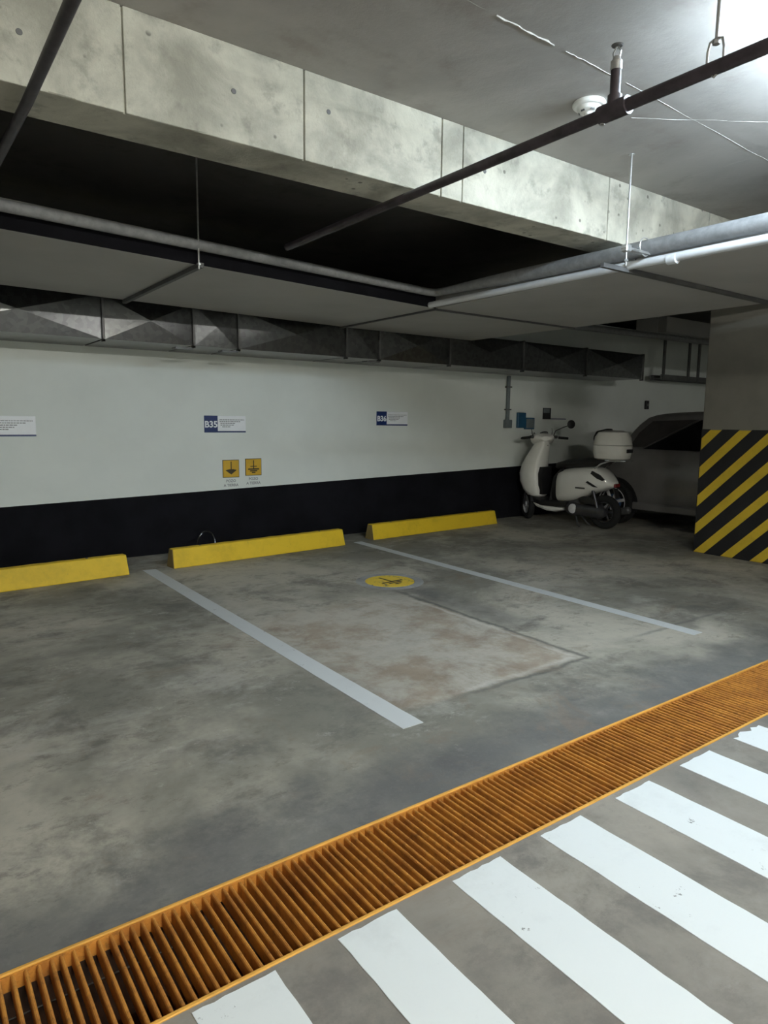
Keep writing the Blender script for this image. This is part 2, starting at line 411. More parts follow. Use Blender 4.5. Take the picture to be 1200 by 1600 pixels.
# pillar with hazard stripes
PX, PY0, PY1, PT = 7.36, 3.245, 4.10, 1.392
PX1 = 7.80
pil = structure(MB().b2((PX, PY0, 0), (PX1, PY1, CEIL+0.15), 0.012, 2).build('pillar', 'pillar'), 'square taupe pillar with yellow and black hazard stripes at its foot', 'pillar')
MB().b2((PX-0.002, PY0-0.002, 0.0), (PX1+0.002, PY1+0.002, PT), 0.012, 2).build('yellow_paint_band', 'hazard_yellow', pil)
def clip_strip(u0, u1, z0, z1, c0, c1, slope):
    # region z between c0-slope*u and c1-slope*u, clipped to the rectangle
    poly = [(u0, c0-slope*u0), (u1, c0-slope*u1), (u1, c1-slope*u1), (u0, c1-slope*u0)]
    def clip(p, f):
        out = []
        for i in range(len(p)):
            a, b = p[i], p[(i+1) % len(p)]; fa, fb = f(a), f(b)
            if fa >= 0: out.append(a)
            if (fa >= 0) != (fb >= 0):
                t = fa/(fa-fb); out.append((a[0]+(b[0]-a[0])*t, a[1]+(b[1]-a[1])*t))
        return out
    poly = clip(poly, lambda q: q[1]-z0)
    if len(poly) > 2: poly = clip(poly, lambda q: z1-q[1])
    return poly
for face in range(4):
    L0 = PY1-PY0 if face in (0, 2) else PX1-PX
    for k in range(-6, 8):
        # black strips between the yellow ones (u measured from the far corner)
        if face == 0: c0, c1 = 0.325+0.32*k, 0.515+0.32*k; poly = clip_strip(0.0, L0, 0.0, PT, c0, c1, -1.01)
        else: c0, c1 = 0.325+0.32*k, 0.515+0.32*k; poly = clip_strip(0.0, L0, 0.0, PT, c0, c1, -1.01)
        if len(poly) < 3: continue
        e = 0.0035; m = MB()
        if face == 0: m.prism([(PY1-u, z) for u, z in poly], PX-e, PX+0.001, 'X')
        elif face == 1: m.prism([(PX+u, z) for u, z in poly], PY0-e, PY0+0.001, 'Y')
        elif face == 2: m.prism([(PY0+u, z) for u, z in poly], PX1-0.001, PX1+e, 'X')
        else: m.prism([(PX1-u, z) for u, z in poly], PY1-0.001, PY1+e, 'Y')
        m.build('black_stripe', 'hazard_black', pil)

# ------------------------------------------------------------ painted floor markings
def ragged_strip(x0, x1, y0, y1, z=0.0025, jit=0.001, skew=0.0, rag=0.0):
    n = max(6, int((y1-y0)/0.06)); m = MB(); L = []; R = []
    for i in range(n+1):
        y = y0+(y1-y0)*i/n; sx = skew*(y-y1)
        L.append((x0+sx+random.uniform(-jit, jit), y)); R.append((x1+sx+random.uniform(-jit, jit), y))
    k = 8
    top = [(x0+(x1-x0)*j/k, y1+random.uniform(-rag, rag)) for j in range(1, k)]
    ring = L + top + R[::-1]
    m.prism(ring, 0.0, z, 'Z'); return m
o = ragged_strip(1.878, 2.002, 2.41, 6.50, skew=0.0); o = o.build('bay_line', 'line')
tag(o, 'white bay line running from the gap between the left and middle wheel stops', 'floor line', 'white bay lines')
o = ragged_strip(4.415, 4.525, 2.41, 6.68).build('bay_line', 'line')
tag(o, 'white bay line on the right, starting in the gap left of the right-hand wheel stop', 'floor line', 'white bay lines')
zs = [(0.07, 0.29), (0.505, 0.730), (0.925, 1.130), (1.350, 1.565), (1.765, 1.985), (2.193, 2.420), (2.638, 2.875), (3.085, 3.325), (3.52, 3.75)]
zl = ['white crosswalk stripe at the bottom left corner edge, beside the drain',
      'leftmost visible white crosswalk stripe, cut off by the bottom edge',
      'second white crosswalk stripe from the left, with cracked paint at its head',
      'third white crosswalk stripe from the left, near the middle of the drain',
      'fourth white crosswalk stripe from the left, running to the lower right corner',
      'fifth white crosswalk stripe from the left, with small dark specks',
      'sixth white crosswalk stripe from the left, below the right end of the drain',
      'seventh crosswalk stripe, at the right edge with a ragged worn head',
      'last white crosswalk stripe beyond the right edge']
for i, (a, b) in enumerate(zs):
    if i in (0, 8): continue
    ztop = [1.47, 1.478, 1.474, 1.472, 1.471, 1.468, 1.464, 1.462, 1.46][i] - 0.004
    o = ragged_strip(a, b, -1.6, ztop, jit=0.0016, rag=0.003 if i != 7 else 0.018).build('crosswalk_stripe', 'zebra')
    tag(o, zl[i], 'crosswalk stripe', 'white crosswalk stripes')

# ------------------------------------------------------------ drain: frame + liftable grate sections
X0, X1 = -1.25, 7.0
fr = empty('floor_drain', (0, 0, 0), label='long orange painted steel frame of the floor drain', cat='drain')
M['rail'] = yellow_paint('orange_rail_paint', (0.78, 0.40, 0.07), 0.5)
for nm, ya, yb in (('rail', GY0-0.004, GY0+0.008), ('rail', GY1-0.008, GY1+0.004)):
    MB().b2((-2.9, ya, -0.05), (X1+4, yb, 0.0045), 0.002).build(nm, 'rail', fr)
MB().b2((-2.9, GY0+0.012, -0.155), (X1+4, GY1-0.012, -0.13)).build('channel_bed', 'channel', fr)
for ya in (GY0+0.0005, GY1-0.0045):
    MB().b2((-2.9, ya, -0.13), (X1+4, ya+0.004, -0.05)).build('channel_side', 'channel', fr)
P0 = 0.0305; BW = 0.0112; BH = 0.045
prof = [(-BW/2, -BH), (BW/2, -BH), (BW/2, -0.006), (BW*0.32, -0.0015), (0, 0.0), (-BW*0.32, -0.0015), (-BW/2, -0.006)]
mm = MB(); mm.prism(prof, GY0+0.0125, GY1-0.0125, 'Y'); bar0 = mm.build('bar', 'grate'); bar_me = bar0.data; bpy.data.objects.remove(bar0)
SEC = 34*P0
names = ['left of the picture, cut by the edge', 'at the lower left, widest dark gaps', 'in the middle, below the bay line end', 'right of the middle, beside the tight bars',
         'at the right, under the pale bay corner', 'at the right picture edge', 'past the right picture edge', 'furthest right']
edges = [0.818 + SEC*k for k in range(-2, 5)]
labs = ['orange grate section lying partly outside the left picture edge', 'orange grate section at the lower left with the widest dark gaps',
        'orange grate section in the middle left, starting at the doubled bar', 'orange grate section right of the middle, below the long right bay line corner',
        'orange grate section at the right picture edge with the tightest looking bars', 'orange grate section continuing past the right picture edge']
for k, (a, b) in enumerate(zip(edges, edges[1:])):
    t = empty('drain_grate', (a, 0, 0), label=labs[k], cat='drain grate', group='orange drain grate sections')
    for ya, yb in ((GY0+0.0085, GY0+0.0125), (GY1-0.0125, GY1-0.0085)):
        MB().b2((0.001, ya, -BH), (SEC-0.001, yb, -0.0005)).build('side_bar', 'grate', t)
    for y_ in (GY0+0.05, GY1-0.056):   # short feet that carry the section on the channel bed
        MB().b2((0.03, y_, -0.13), (0.036, y_+0.006, -BH)).build('foot', 'grate', t); MB().b2((SEC-0.036, y_, -0.13), (SEC-0.03, y_+0.006, -BH)).build('foot', 'grate', t)
    for i in range(34):
        o = bpy.data.objects.new('bar', bar_me); C.objects.link(o); o.parent = t
        o.location = ((i+0.5)*P0 + random.uniform(-.0008, .0008), 0, random.uniform(-.001, 0)); o.rotation_euler = (0, random.uniform(-.05, .05), random.uniform(-.002, .002))

# ------------------------------------------------------------ wheel stops
def wheel_stop(xa, ya, xb, yb, label):
    L = math.hypot(xb-xa, yb-ya); rz = math.atan2(yb-ya, xb-xa)
    t = empty('wheel_stop', (xa, ya, 0), rz, label=label, cat='wheel stop', group='yellow wheel stops along the wall')
    m = MB(); sec = [(0, 0), (0.17, 0), (0.13, 0.185), (0.045, 0.185)]
    n = 24; rings = []
    for i in range(n+1):
        e = 0.03 if i in (0, n) else 0.0
        f = i/n; xx = L*f
        dx = (0.010 if i == 0 else (-0.010 if i == n else 0))
        ring = []
        for (y, z) in sec:
            ring.append((xx + (dx if z > 0.01 else 0), y+random.uniform(-.0015, .0015), z+(random.uniform(-.002, .002) if z else 0)))
        rings.append(ring)
    m.loft(rings); m.build('body', 'stop_yellow', t, bev=0.008)
    for f in (0.15, 0.85):
        MB().lathe([(0, 0.004), (0.010, 0.004), (0.012, 0), (0.012, -0.004), (0, -0.004)], (L*f, 0.088, 0.186), 'Z', 10).build('anchor_bolt', 'dull_steel', t)
    me = MB().prism([(0.004, 0.002), (0.166, 0.002), (0.130, 0.178), (0.048, 0.178)], 0, 0.004, 'X')
    o = me.build('end_face', 'stop_end', t)  # end plate in a darker, browner colour than the body
    for v in o.data.vertices: v.co.x += -0.003 + v.co.z*0.052
    return t
wheel_stop(-0.60, 6.20, 1.73, 6.395, 'yellow concrete wheel stop cut off by the left picture edge')
wheel_stop(2.153, 6.41, 4.233, 6.577, 'yellow concrete wheel stop in the middle, below the ground-well signs')
wheel_stop(4.707, 6.68, 6.98, 6.83, 'yellow concrete wheel stop on the right, next to the scooter')

# ------------------------------------------------------------ ground-well lid (painted yellow, worn)
def lid_mat():
    n = NT('worn_yellow_lid'); k = n.noise(9, 6, 0.75)
    c = n.mix(n.ramp(k, 0.54, 0.62), (0.85, 0.60, 0.06), (0.22, 0.19, 0.12))
    return n.out(c, 0.7)
M['lid'] = lid_mat(); M['lid_rim'] = concrete('pale_lid_surround', (0.30, 0.30, 0.29), (0.42, 0.42, 0.41), (0.15, 0.15, 0.15), scale=4, pits=False)
lt = empty('ground_well_cover', (3.60, 4.85, 0), 0.10, label='worn yellow ground-well cover in the floor of the middle bay', cat='manhole cover')
MB().lathe([(0.0, 0.004), (0.22, 0.004), (0.225, 0.0)], n=36).build('lid', 'lid', lt)
MB().lathe([(0.232, 0.0), (0.232, 0.003), (0.29, 0.0015), (0.31, 0.0), (0.232, 0.0)], n=36).build('surround', 'lid_rim', lt)
m = MB(); z0, z1 = 0.004, 0.0052
m.b2((-0.010, -0.02, z0), (0.010, 0.15, z1)); m.b2((-0.12, -0.045, z0), (0.12, -0.02, z1)); m.b2((-0.075, -0.085, z0), (0.075, -0.065, z1)); m.b2((-0.035, -0.125, z0), (0.035, -0.105, z1))
m.build('ground_symbol', 'sign_dark', lt)

# ------------------------------------------------------------ wall signs
def bay_sign(x0, x1, zt, zb, code, label, slope=0.0):
    W = x1-x0; h = zt-zb
    t = empty('bay_sign', (x0, WY, zb), label=label, cat='sign', group='bay number signs on the wall')
    sh = 0.045
    MB().b2((0, -0.008, 0), (W*0.32, 0, h), 0.002).build('number_panel', 'navy', t)
    MB().b2((W*0.30, -0.007, 0), (W, 0, 0.016)).build('base_strip', 'navy', t)
    MB().b2((W*0.315, -0.010, 0.016), (W, 0, h+0.0), 0.002).build('text_panel', 'sign_white', t)
    text_mesh(code, h*0.52, (W*0.158, -0.009, h*0.47), 'sign_white', t, bold=0.003)
    m = MB()
    for i, (a, b) in enumerate([(0.36, 0.96), (0.36, 0.86), (0.38, 0.74), (0.38, 0.70), (0.42, 0.62)]):
        z = h*0.74 - i*h*0.105
        xx = W*a
        while xx < W*b:
            wl = random.uniform(0.012, 0.035); m.b2((xx, -0.0112, z), (min(xx+wl, W*b), -0.0095, z+h*0.045)); xx += wl+0.005
    m.build('print_lines', 'sign_text', t)
    return t
bay_sign(0.53, 1.14, 1.455, 1.265, 'B34', 'bay sign cut off by the left picture edge, only its white text panel in view')
bay_sign(2.803, 3.29, 1.482, 1.298, 'B35', 'bay sign reading B35, white letters on navy with a white text panel')
bay_sign(5.112, 5.616, 1.565, 1.385, 'B36', 'bay sign reading B36, right of the middle of the wall')
bs = empty('bay_sign', (8.29, WY, 1.495), label='small sign with a black and white panel on the wall behind the scooter mirror', cat='sign', group='bay number signs on the wall')
MB().b2((0, -0.010, 0), (0.185, 0, 0.175), 0.002).build('dark_panel', 'hazard_black', bs)
MB().b2((0.01, -0.013, 0.10), (0.15, -0.009, 0.165)).build('grey_patch', 'grey_box', bs)
MB().b2((0.185, -0.008, 0.016), (0.55, 0, 0.165), 0.002).build('text_panel', 'wall', bs)
MB().b2((0.185, -0.010, 0), (0.55, 0, 0.014)).build('base_strip', 'navy', bs)

def ground_sign(x0, x1, zt, zb, kind, label):
    W = x1-x0; h = zt-zb
    t = empty('ground_well_sign', (x0, WY, zb), label=label, cat='sign', group='yellow ground-well signs')
    MB().b2((0, -0.006, 0), (W, 0, h), 0.002).build('border', 'sign_dark', t)
    MB().b2((0.007, -0.0085, 0.007), (W-0.007, -0.005, h-0.007)).build('plate', 'sign_yellow', t)
    m = MB(); cx = W/2
    m.b2((cx-0.0055, -0.0105, h*0.40), (cx+0.0055, -0.008, h*0.90))
    if kind == 0:
        m.prism([(cx-W*0.34, h*0.42), (cx-W*0.12, h*0.47), (cx+W*0.12, h*0.47), (cx+W*0.34, h*0.42), (cx, h*0.17)], -0.0105, -0.008, 'Y')
    else:
        for hw, a, b in ((0.34, 0.34, 0.42), (0.22, 0.24, 0.31), (0.11, 0.15, 0.21)): m.b2((cx-W*hw, -0.0105, h*a), (cx+W*hw, -0.008, h*b))
        m.b2((cx-0.04, -0.0105, h*0.52), (cx+0.04, -0.008, h*0.565))
    m.build('ground_symbol', 'sign_dark', t)
    text_mesh('POZO', 0.042, (cx, -0.001, -0.040), 'sign_text', t, 'caption', 0.0008)
    text_mesh('A TIERRA', 0.042, (cx, -0.001, -0.088), 'sign_text', t, 'caption', 0.0008)
    return t
ground_sign(3.004, 3.203, 0.992, 0.792, 0, 'left yellow ground-well sign, under the B35 sign')
ground_sign(3.278, 3.480, 1.000, 0.805, 1, 'right yellow ground-well sign of the pair under the B35 sign')

# conduit, boxes, blue thing
t = empty('conduit', (7.48, 0, 0), label='grey conduit pipe dropping down the wall from the duct to a small box', cat='conduit')
MB().tube([(0, WY-0.035, 2.12), (0, WY-0.035, 1.48)], 0.028, 14).build('pipe', 'grey_box', t, True)
MB().b2((-0.055, WY-0.08, 1.36), (0.06, WY, 1.48), 0.006).build('box', 'grey_box', t)
for z in (1.62, 1.95): MB().b2((-0.045, WY-0.068, z), (0.045, WY, z+0.02), 0.003).build('clamp', 'dull_steel', t)
t = empty('hose_cabinet', (7.70, WY, 1.34), label='small blue sign board on the wall behind the scooter handlebar', cat='sign')
t.name = 'blue_sign_board'
MB().b2((0, -0.05, 0.02), (0.17, 0, 0.25), 0.008).build('tall_panel', 'blue', t)
MB().b2((0.172, -0.035, 0.0), (0.38, 0, 0.175), 0.006).build('short_panel', 'blue', t)
MB().b2((0.19, -0.039, 0.02), (0.36, -0.034, 0.155)).build('face', 'grey_box', t)

# cable loop on the floor behind the middle wheel stop
t = empty('cable_loop', (2.70, 6.90, 0), label='small black cable loop with a pale plug behind the middle wheel stop', cat='cable')
pts = [(0.10*math.cos(a)-0.03, 0.02*math.sin(a*2), 0.155+0.10*math.sin(a)*1.25) for a in [PI*1.45 - i*PI*1.75/22 for i in range(23)]]
lo = min(p[2] for p in pts); pts = [(p[0], p[1], p[2]-lo+0.012) for p in pts]
MB().tube(pts, 0.008, 8).build('cable', 'black_gloss', t, True)
e = pts[-1]
MB().tube([e, (e[0]+0.035, e[1], e[2]-0.03), (e[0]+0.07, e[1], 0.04), (e[0]+0.10, e[1]-0.01, 0.03)], 0.009, 8).build('tail', 'dull_steel', t, True)
MB().box((e[0]+0.105, e[1]-0.01, 0.028), (0.045, 0.04, 0.056), None, 0.006).build('plug', 'plastic', t)
MB().b2((-0.16, -0.04, 0.0), (0.0, 0.03, 0.03), 0.01).build('black_adapter', 'black_plastic', t)

# ------------------------------------------------------------ ducts
# wall duct, cross-broken galvanised sections along the back wall
DY, DZ0, DZ1 = 6.45, 2.135, 2.52
wd = empty('wall_duct', (0, 0, 0), label='galvanised rectangular air duct with cross-broken panels running along the wall top', cat='duct')
joints = [-2.2, -1.1, 0.25, 1.60, 2.42, 2.88, 4.15, 4.60, 5.66, 6.97, 8.3, 9.70]
for a, b in zip(joints, joints[1:]):
    m = MB(); cx = (a+b)/2; cz = (DZ0+DZ1)/2; pk = 0.045 if b-a > 0.6 else 0.016
    c4 = [(a+0.012, DY, DZ0+0.004), (b-0.012, DY, DZ0+0.004), (b-0.012, DY, DZ1-0.004), (a+0.012, DY, DZ1-0.004)]
    back = [(x, WY-0.012, z) for x, _, z in c4]
    pc = (cx, DY-pk, cz)
    for i in range(4):
        m.poly([c4[i], c4[(i+1) % 4], pc]); m.poly([c4[i], back[i], back[(i+1) % 4], c4[(i+1) % 4]])
    m.poly(back)
    m.build('duct_section', 'galv', wd)
for x in joints:
    m = MB(); y0, y1, z0, z1, q = DY-0.022, WY-0.010, DZ0-0.018, DZ1+0.006, 0.02
    m.b2((x-0.010, y0, z0), (x+0.010, y0+0.06, z0+q)); m.b2((x-0.010, y0, z1-q), (x+0.010, y1, z1)); m.b2((x-0.010, y0, z0), (x+0.010, y0+q, z1))
    m.build('flange', 'dull_steel', wd)
# fixing brackets under the duct
for x in (2.34, 2.80, 4.52):
    MB().b2((x-0.10, DY-0.02, DZ0-0.034), (x+0.07, DY+0.09, DZ0-0.019)).build('bracket', 'dull_steel', wd)

# big flat L-shaped duct
BT = 2.62
BZ0 = 2.452
bd = empty('ceiling_duct', (0, 0, 0), label='wide flat grey L-shaped duct under the dark ceiling recess', cat='duct')
def nearY(x): return 4.33 + (x-0.57)*0.145
def farY(x): return min(6.40, 6.04+0.09*x)
XL, XR = 4.06, 6.0
def duct_piece(poly, name='duct_section'):
    return MB().prism(poly, BZ0, BT, 'Z').build(name, 'duct_grey', bd, bev=0.006)
g = 0.004
sx = [-3.0, 0.0, 1.72, 4.06]
for a, b in zip(sx, sx[1:]): duct_piece([(a+g, nearY(a)), (b-g, nearY(b)), (b-g, farY(b)), (a+g, farY(a))])
duct_piece([(XL+g, nearY(XL)+g), (XR, nearY(XL)+g), (XR, 6.42), (XL+g, 6.42)], 'corner_section')
ys = [nearY(XL), 2.80, 1.2, -0.6, -2.4]
for b, a in zip(ys, ys[1:]):
    duct_piece([(XL-0.0, a+g), (XR, a+g), (XR, b-g), (XL-0.0, b-g)])
for x in (1.72, 0.0): MB().b2((x-0.016, nearY(x)-0.09, BZ0-0.030), (x+0.016, farY(x), BZ0-0.002)).build('strut', 'duct_seam', bd)
for y in (2.80, -0.6): MB().b2((XL-0.345, y-0.013, BZ0-0.030), (XR+0.03, y+0.016, BZ0-0.002)).build('strut', 'duct_seam', bd)
MB().b2((XL-0.012, nearY(XL)-0.02, BZ0-0.016), (XL+0.012, 6.43, BZ0-0.001)).build('seam_rib', 'duct_seam', bd)
MB().b2((XL, nearY(XL)-0.012, BZ0-0.016), (XR, nearY(XL)+0.012, BZ0-0.001)).build('seam_rib', 'duct_seam', bd)

MB().prism([(-3.0, nearY(-3.0)-0.008), (XL, nearY(XL)-0.008), (XL, nearY(XL)), (-3.0, nearY(-3.0))], BZ0+0.002, BZ0+0.10, 'Z').build('shade_strip', 'black_band', bd)  # black strip added for the shade in the gap under the pipe

def rod(name, x, y, z0, z1, label, r=0.006, grp='threaded hanger rods'):
    t = empty(name, (x, y, z0), label=label, cat='hanger', group=grp)
    MB().tube([(0, 0, 0), (0, 0, z1-z0)], r, 8).build('rod', 'steel', t, True)
    MB().lathe([(0, -0.006), (0.014, -0.006), (0.014, 0.006), (0, 0.006)], (0, 0, 0.03), 'Z', 6).build('nut', 'steel', t)
    MB().lathe([(0, 0), (0.018, 0), (0.018, -0.004), (0, -0.004)], (0, 0, z1-z0-0.0005), 'Z', 10).build('washer', 'steel', t)
    return t
rod('hanger_rod', 3.73, 2.64, BZ0-0.045, CEIL, 'thin vertical hanger rod in front of the beam holding the pipe clamp')
rod('hanger_rod', 1.70, 4.40, BZ0-0.045, RZ, 'faint hanger rod in the dark recess on the left')

# pipes running round the big duct
def elbow_path(pts, rad, n=6):
    P = [Vector(p) for p in pts]; out = [P[0]]
    for i in range(1, len(P)-1):
        a = (P[i-1]-P[i]).normalized(); b = (P[i+1]-P[i]).normalized()
        s = P[i]+a*rad; e = P[i]+b*rad
        for k in range(n+1):
            q = k/n; out.append((1-q)**2*s + 2*q*(1-q)*P[i] + q*q*e)
    out.append(P[-1]); return out
zl_, zr_ = 2.56, 2.55
t = empty('insulated_pipe', (0, 0, 0), label='thick grey insulated pipe bending round the ceiling duct', cat='pipe')
pth = elbow_path([(-3, nearY(-3)-0.085, 2.548), (XL-0.085, nearY(XL)-0.085, 2.565), (XL-0.085, 3.6, 2.552), (XL-0.085, -2.0, 2.540)], 0.10)
MB().tube(pth, [0.033]*8 + [0.04]*(len(pth)-16) + [0.050]*8, 20).build('pipe', 'pipe_grey', t, True)
MB().b2((XL-0.34, 2.625, 2.500), (XL-0.10, 2.665, 2.515)).build('clamp', 'steel', t)
t = empty('water_pipe', (0, 0, 0), label='slim white plastic pipe below the thick insulated pipe', cat='pipe')
MB().tube(elbow_path([(XL-0.085, nearY(XL)-0.03, 2.470), (XL-0.085, 3.6, 2.466), (XL-0.085, -2.0, 2.447)], 0.06), 0.026, 16).build('pipe', 'pvc', t, True)
for y in (2.45, 0.6): MB().tube([(XL-0.085, y, 2.453), (XL-0.085, y+0.06, 2.453)], 0.033, 16).build('coupling', 'pvc', t, True)
# pipe clamp bracket at the near rod
t = empty('pipe_clamp', (3.73, 2.64, 2.50), label='steel clamp gripping the pipes at the hanger rod', cat='clamp')
MB().b2((-0.03, -0.02, 0.004), (0.11, 0.02, 0.012), 0.002).build('arm', 'steel', t)
MB().box((0.0, 0, 0.008), (0.05, 0.045, 0.045), None, 0.006).build('block', 'steel', t)
MB().tube([(0.19+0.055*math.cos(a), 0, 0.045+0.055*math.sin(a)) for a in [i*2*PI/18 for i in range(19)]], 0.004, 6, False).build('ring', 'steel', t, True)

# two sprinkler pipes
t = empty('sprinkler_pipe', (2.225, 0, 2.58), label='long dark sprinkler pipe crossing under the beam, with a sprinkler head', cat='pipe')
MB().tube([(0, -3, 0), (0, 4.18, 0)], 0.022, 18).build('pipe', 'dark_pipe', t, True)
MB().tube([(0, 1.60, 0), (0, 1.72, 0)], 0.032, 16).tube([(0, 1.66, 0), (0, 1.66, 0.05)], 0.026, 14).build('tee', 'dark_pipe', t, True)
MB().lathe([(0.0, 0.045), (0.019, 0.045), (0.019, 0.135), (0.014, 0.14), (0.0, 0.14)], (0, 1.66, 0), 'Z', 14).build('riser', 'dark_pipe', t, True)
s = MB().lathe([(0.021, 0.135), (0.021, 0.165), (0.015, 0.17), (0.013, 0.18), (0.0, 0.18)], (0, 1.66, 0), 'Z', 14).build('sprinkler_head', 'steel', t, True)
MB().tube([(0, 1.648, 0.178), (0, 1.644, 0.195), (0, 1.658, 0.215)], 0.003, 6).tube([(0, 1.672, 0.178), (0, 1.676, 0.195), (0, 1.662, 0.215)], 0.003, 6).build('frame_arms', 'steel', s)
MB().lathe([(0.0, 0.215), (0.018, 0.215), (0.022, 0.219), (0.0, 0.220)], (0, 1.66, 0), 'Z', 14).build('deflector', 'dull_steel', s)
MB().lathe([(0, -0.004), (0.010, -0.004), (0.010, 0.004), (0, 0.004)], (0.0, 1.71, -0.030), 'Z', 6).build('plug', 'steel', t)
t = empty('sprinkler_pipe', (0.50, 0, 2.62), label='dark steep pipe at the upper left corner of the picture', cat='pipe')
MB().tube([(0, -3, 0), (0, 2.95, -0.02), (-0.01, 4.1, 0.0)], 0.0195, 16).build('pipe', 'dark_pipe', t, True)
t = empty('hanger_rod', (2.225, 1.285, 2.60), label='hanger rod with a steel clevis on the sprinkler pipe, at the top right', cat='hanger', group='threaded hanger rods')
MB().tube([(0, 0, 0.06), (0, 0, CEIL-2.60)], 0.0055, 8).build('rod', 'steel', t, True)
MB().tube([(0, 0, 0.068), (0, 0.020, 0.062), (0, 0.027, 0.035), (0, 0.027, -0.02), (0, 0.0, -0.047), (0, -0.027, -0.02), (0, -0.027, 0.035), (0, -0.020, 0.062), (0, 0, 0.068)], 0.0045, 6).build('clevis', 'steel', t, True)
MB().lathe([(0, -0.006), (0.012, -0.006), (0.012, 0.006), (0, 0.006)], (0, 0, 0.056), 'Z', 6).build('nut', 'steel', t)

# smoke detector
t = empty('smoke_detector', (2.98, 2.375, CEIL), label='round white smoke detector on the ceiling beside the sprinkler head', cat='smoke detector')
MB().lathe([(0, 0), (0.078, 0), (0.082, -0.006), (0.082, -0.016), (0.074, -0.024), (0.0, -0.024)], n=36).build('base', 'plastic', t, True)
MB().lathe([(0.060, -0.024), (0.056, -0.040), (0.040, -0.050), (0.0, -0.050)], n=30).build('body', 'plastic', t, True)
MB().lathe([(0.025, -0.050), (0.022, -0.062), (0.0, -0.064)], n=20).build('sensor_cap', 'plastic', t, True)
for k in range(6):
    a = k*PI/3; MB().box((0.047*math.cos(a), 0.047*math.sin(a), -0.046), (0.006, 0.020, 0.008), Matrix.Rotation(a, 3, 'Z')).build('vent_slot', 'dull_steel', t)

# far right: pipe, cable tray and hanging frame near the wall beyond the duct
t = empty('service_pipe', (0, 0, 0), label='long pale pipe high near the wall, above the duct on the right', cat='pipe')
MB().tube([(6.3, 6.10, 2.72), (13.5, 6.10, 2.80)], 0.045, 14).build('pipe', 'pipe_grey', t, True)
for x in (7.5, 9.5, 11.5): MB().tube([(x, 6.10, 2.74), (x, 6.10, RZ)], 0.005, 6).build('rod', 'steel', t)
t = empty('cable_tray', (10.85, 6.95, 2.20), label='dark cable tray with hanging uprights between duct end and pillar', cat='cable tray')
for y in (-0.10, 0.10): MB().b2((0, y-0.01, 0), (3.2, y+0.01, 0.09), 0.003).build('side_rail', 'dull_steel', t)
for i in range(10): MB().b2((0.1+i*0.33, -0.10, 0.02), (0.13+i*0.33, 0.10, 0.04)).build('rung', 'dull_steel', t)
for x in (0.02, 0.80, 1.12, 1.52, 2.3): MB().b2((x, -0.13, 0.0), (x+0.05, -0.10, RZ-2.20)).build('upright', 'dull_steel', t)
t = empty('duct_branch', (0, 0, 0), label='dark branch duct hanging high above the cable tray', cat='duct')
MB().b2((9.9, 6.2, 2.86), (14.5, 6.75, 3.1), 0.01).build('body', 'duct_grey', t)
for x in (10.2, 12.6): MB().tube([(x, 6.65, 3.1), (x, 6.65, RZ)], 0.006, 6).build('rod', 'steel', t)
t = empty('wall_switch', (10.98, WY, 1.70), label='small dark wall switch left of the parked car roof', cat='switch')
MB().b2((0, -0.04, 0), (0.09, 0, 0.15), 0.006).build('box', 'black_plastic', t); MB().b2((0.025, -0.046, 0.05), (0.065, -0.038, 0.10)).build('rocker', 'dull_steel', t)

# ------------------------------------------------------------ lamps (just out of the frame)
for i, (x, y, rz, pw, col) in enumerate(LAMPS):
    t = empty('batten_lamp', (x, y, 2.93), rz, label=['tube lamp on the ceiling just past the right picture edge', 'tube lamp behind the camera on the left', 'tube lamp behind the camera on the right'][i], cat='lamp')
    MB().b2((-0.62, -0.06, 0.03), (0.62, 0.06, 0.12), 0.008).build('housing', 'lamp_body', t)
    em = emis('tube_glow_%s' % 'abc'[i], col, pw)
    for yy in (-0.035, 0.035):
        MB().tube([(-0.59, yy, 0.0), (0.59, yy, 0.0)], 0.014, 10).build('tube', em, t, True)
        for xx in (-0.605, 0.595): MB().b2((xx, yy-0.014, -0.014), (xx+0.01, yy+0.014, 0.032)).build('lamp_holder', 'lamp_body', t)

# ------------------------------------------------------------ scooter
def superell(cx, cy, cz, hw, hh, n=16, e=2.6):
    out = []
    for k in range(n):
        a = 2*PI*k/n; c, s_ = math.cos(a), math.sin(a)
        out.append((cx, cy+hw*math.copysign(abs(c)**(2/e), c), cz+hh*math.copysign(abs(s_)**(2/e), s_)))
    return out
def wheel(parent, name, c, R, w_, steer=0.0, spokes=5):
    h = empty(name, c, steer); h.parent = parent
    # one mesh part, with rim and hub beneath
    tyre = MB().torus(R-w_*0.5, w_*0.5, axis='Y', n=40, m=12, fl=0.95)
    bpy.data.objects.remove(h)
    ty = tyre.build(name, 'rubber', parent, True); ty.location = c; ty.rotation_euler = (0, 0, steer)
    r = MB(); Ri = R-w_*0.95
    r.lathe([(Ri, -w_*0.35), (Ri+0.01, -w_*0.35), (Ri+0.01, w_*0.35), (Ri, w_*0.35), (Ri-0.012, 0.0), (Ri, -w_*0.35)], axis='Y', n=32)
    for k in range(spokes):
        a = 2*PI*k/spokes; rot = Matrix.Rotation(-a, 3, 'Y')
        c_ = rot @ Vector((Ri*0.5, 0, 0)); r.box(c_, (Ri*0.98, 0.028, 0.026), rot, 0.004)
    r.lathe([(0, -0.045), (0.035, -0.045), (0.04, 0), (0.035, 0.045), (0, 0.045)], axis='Y', n=16)
    r.build('rim', 'alloy' if spokes == 5 else 'casing', ty, True)
    return ty
sct = empty('motor_scooter', (7.90, 5.70, 0), math.atan2(1.22, -0.13), label='cream white motor scooter with top box parked against the wall', cat='scooter')
S = sct
wheel(S, 'rear_wheel', (0, 0, 0.235), 0.235, 0.11, 0.0, 6)
STEER = -0.62
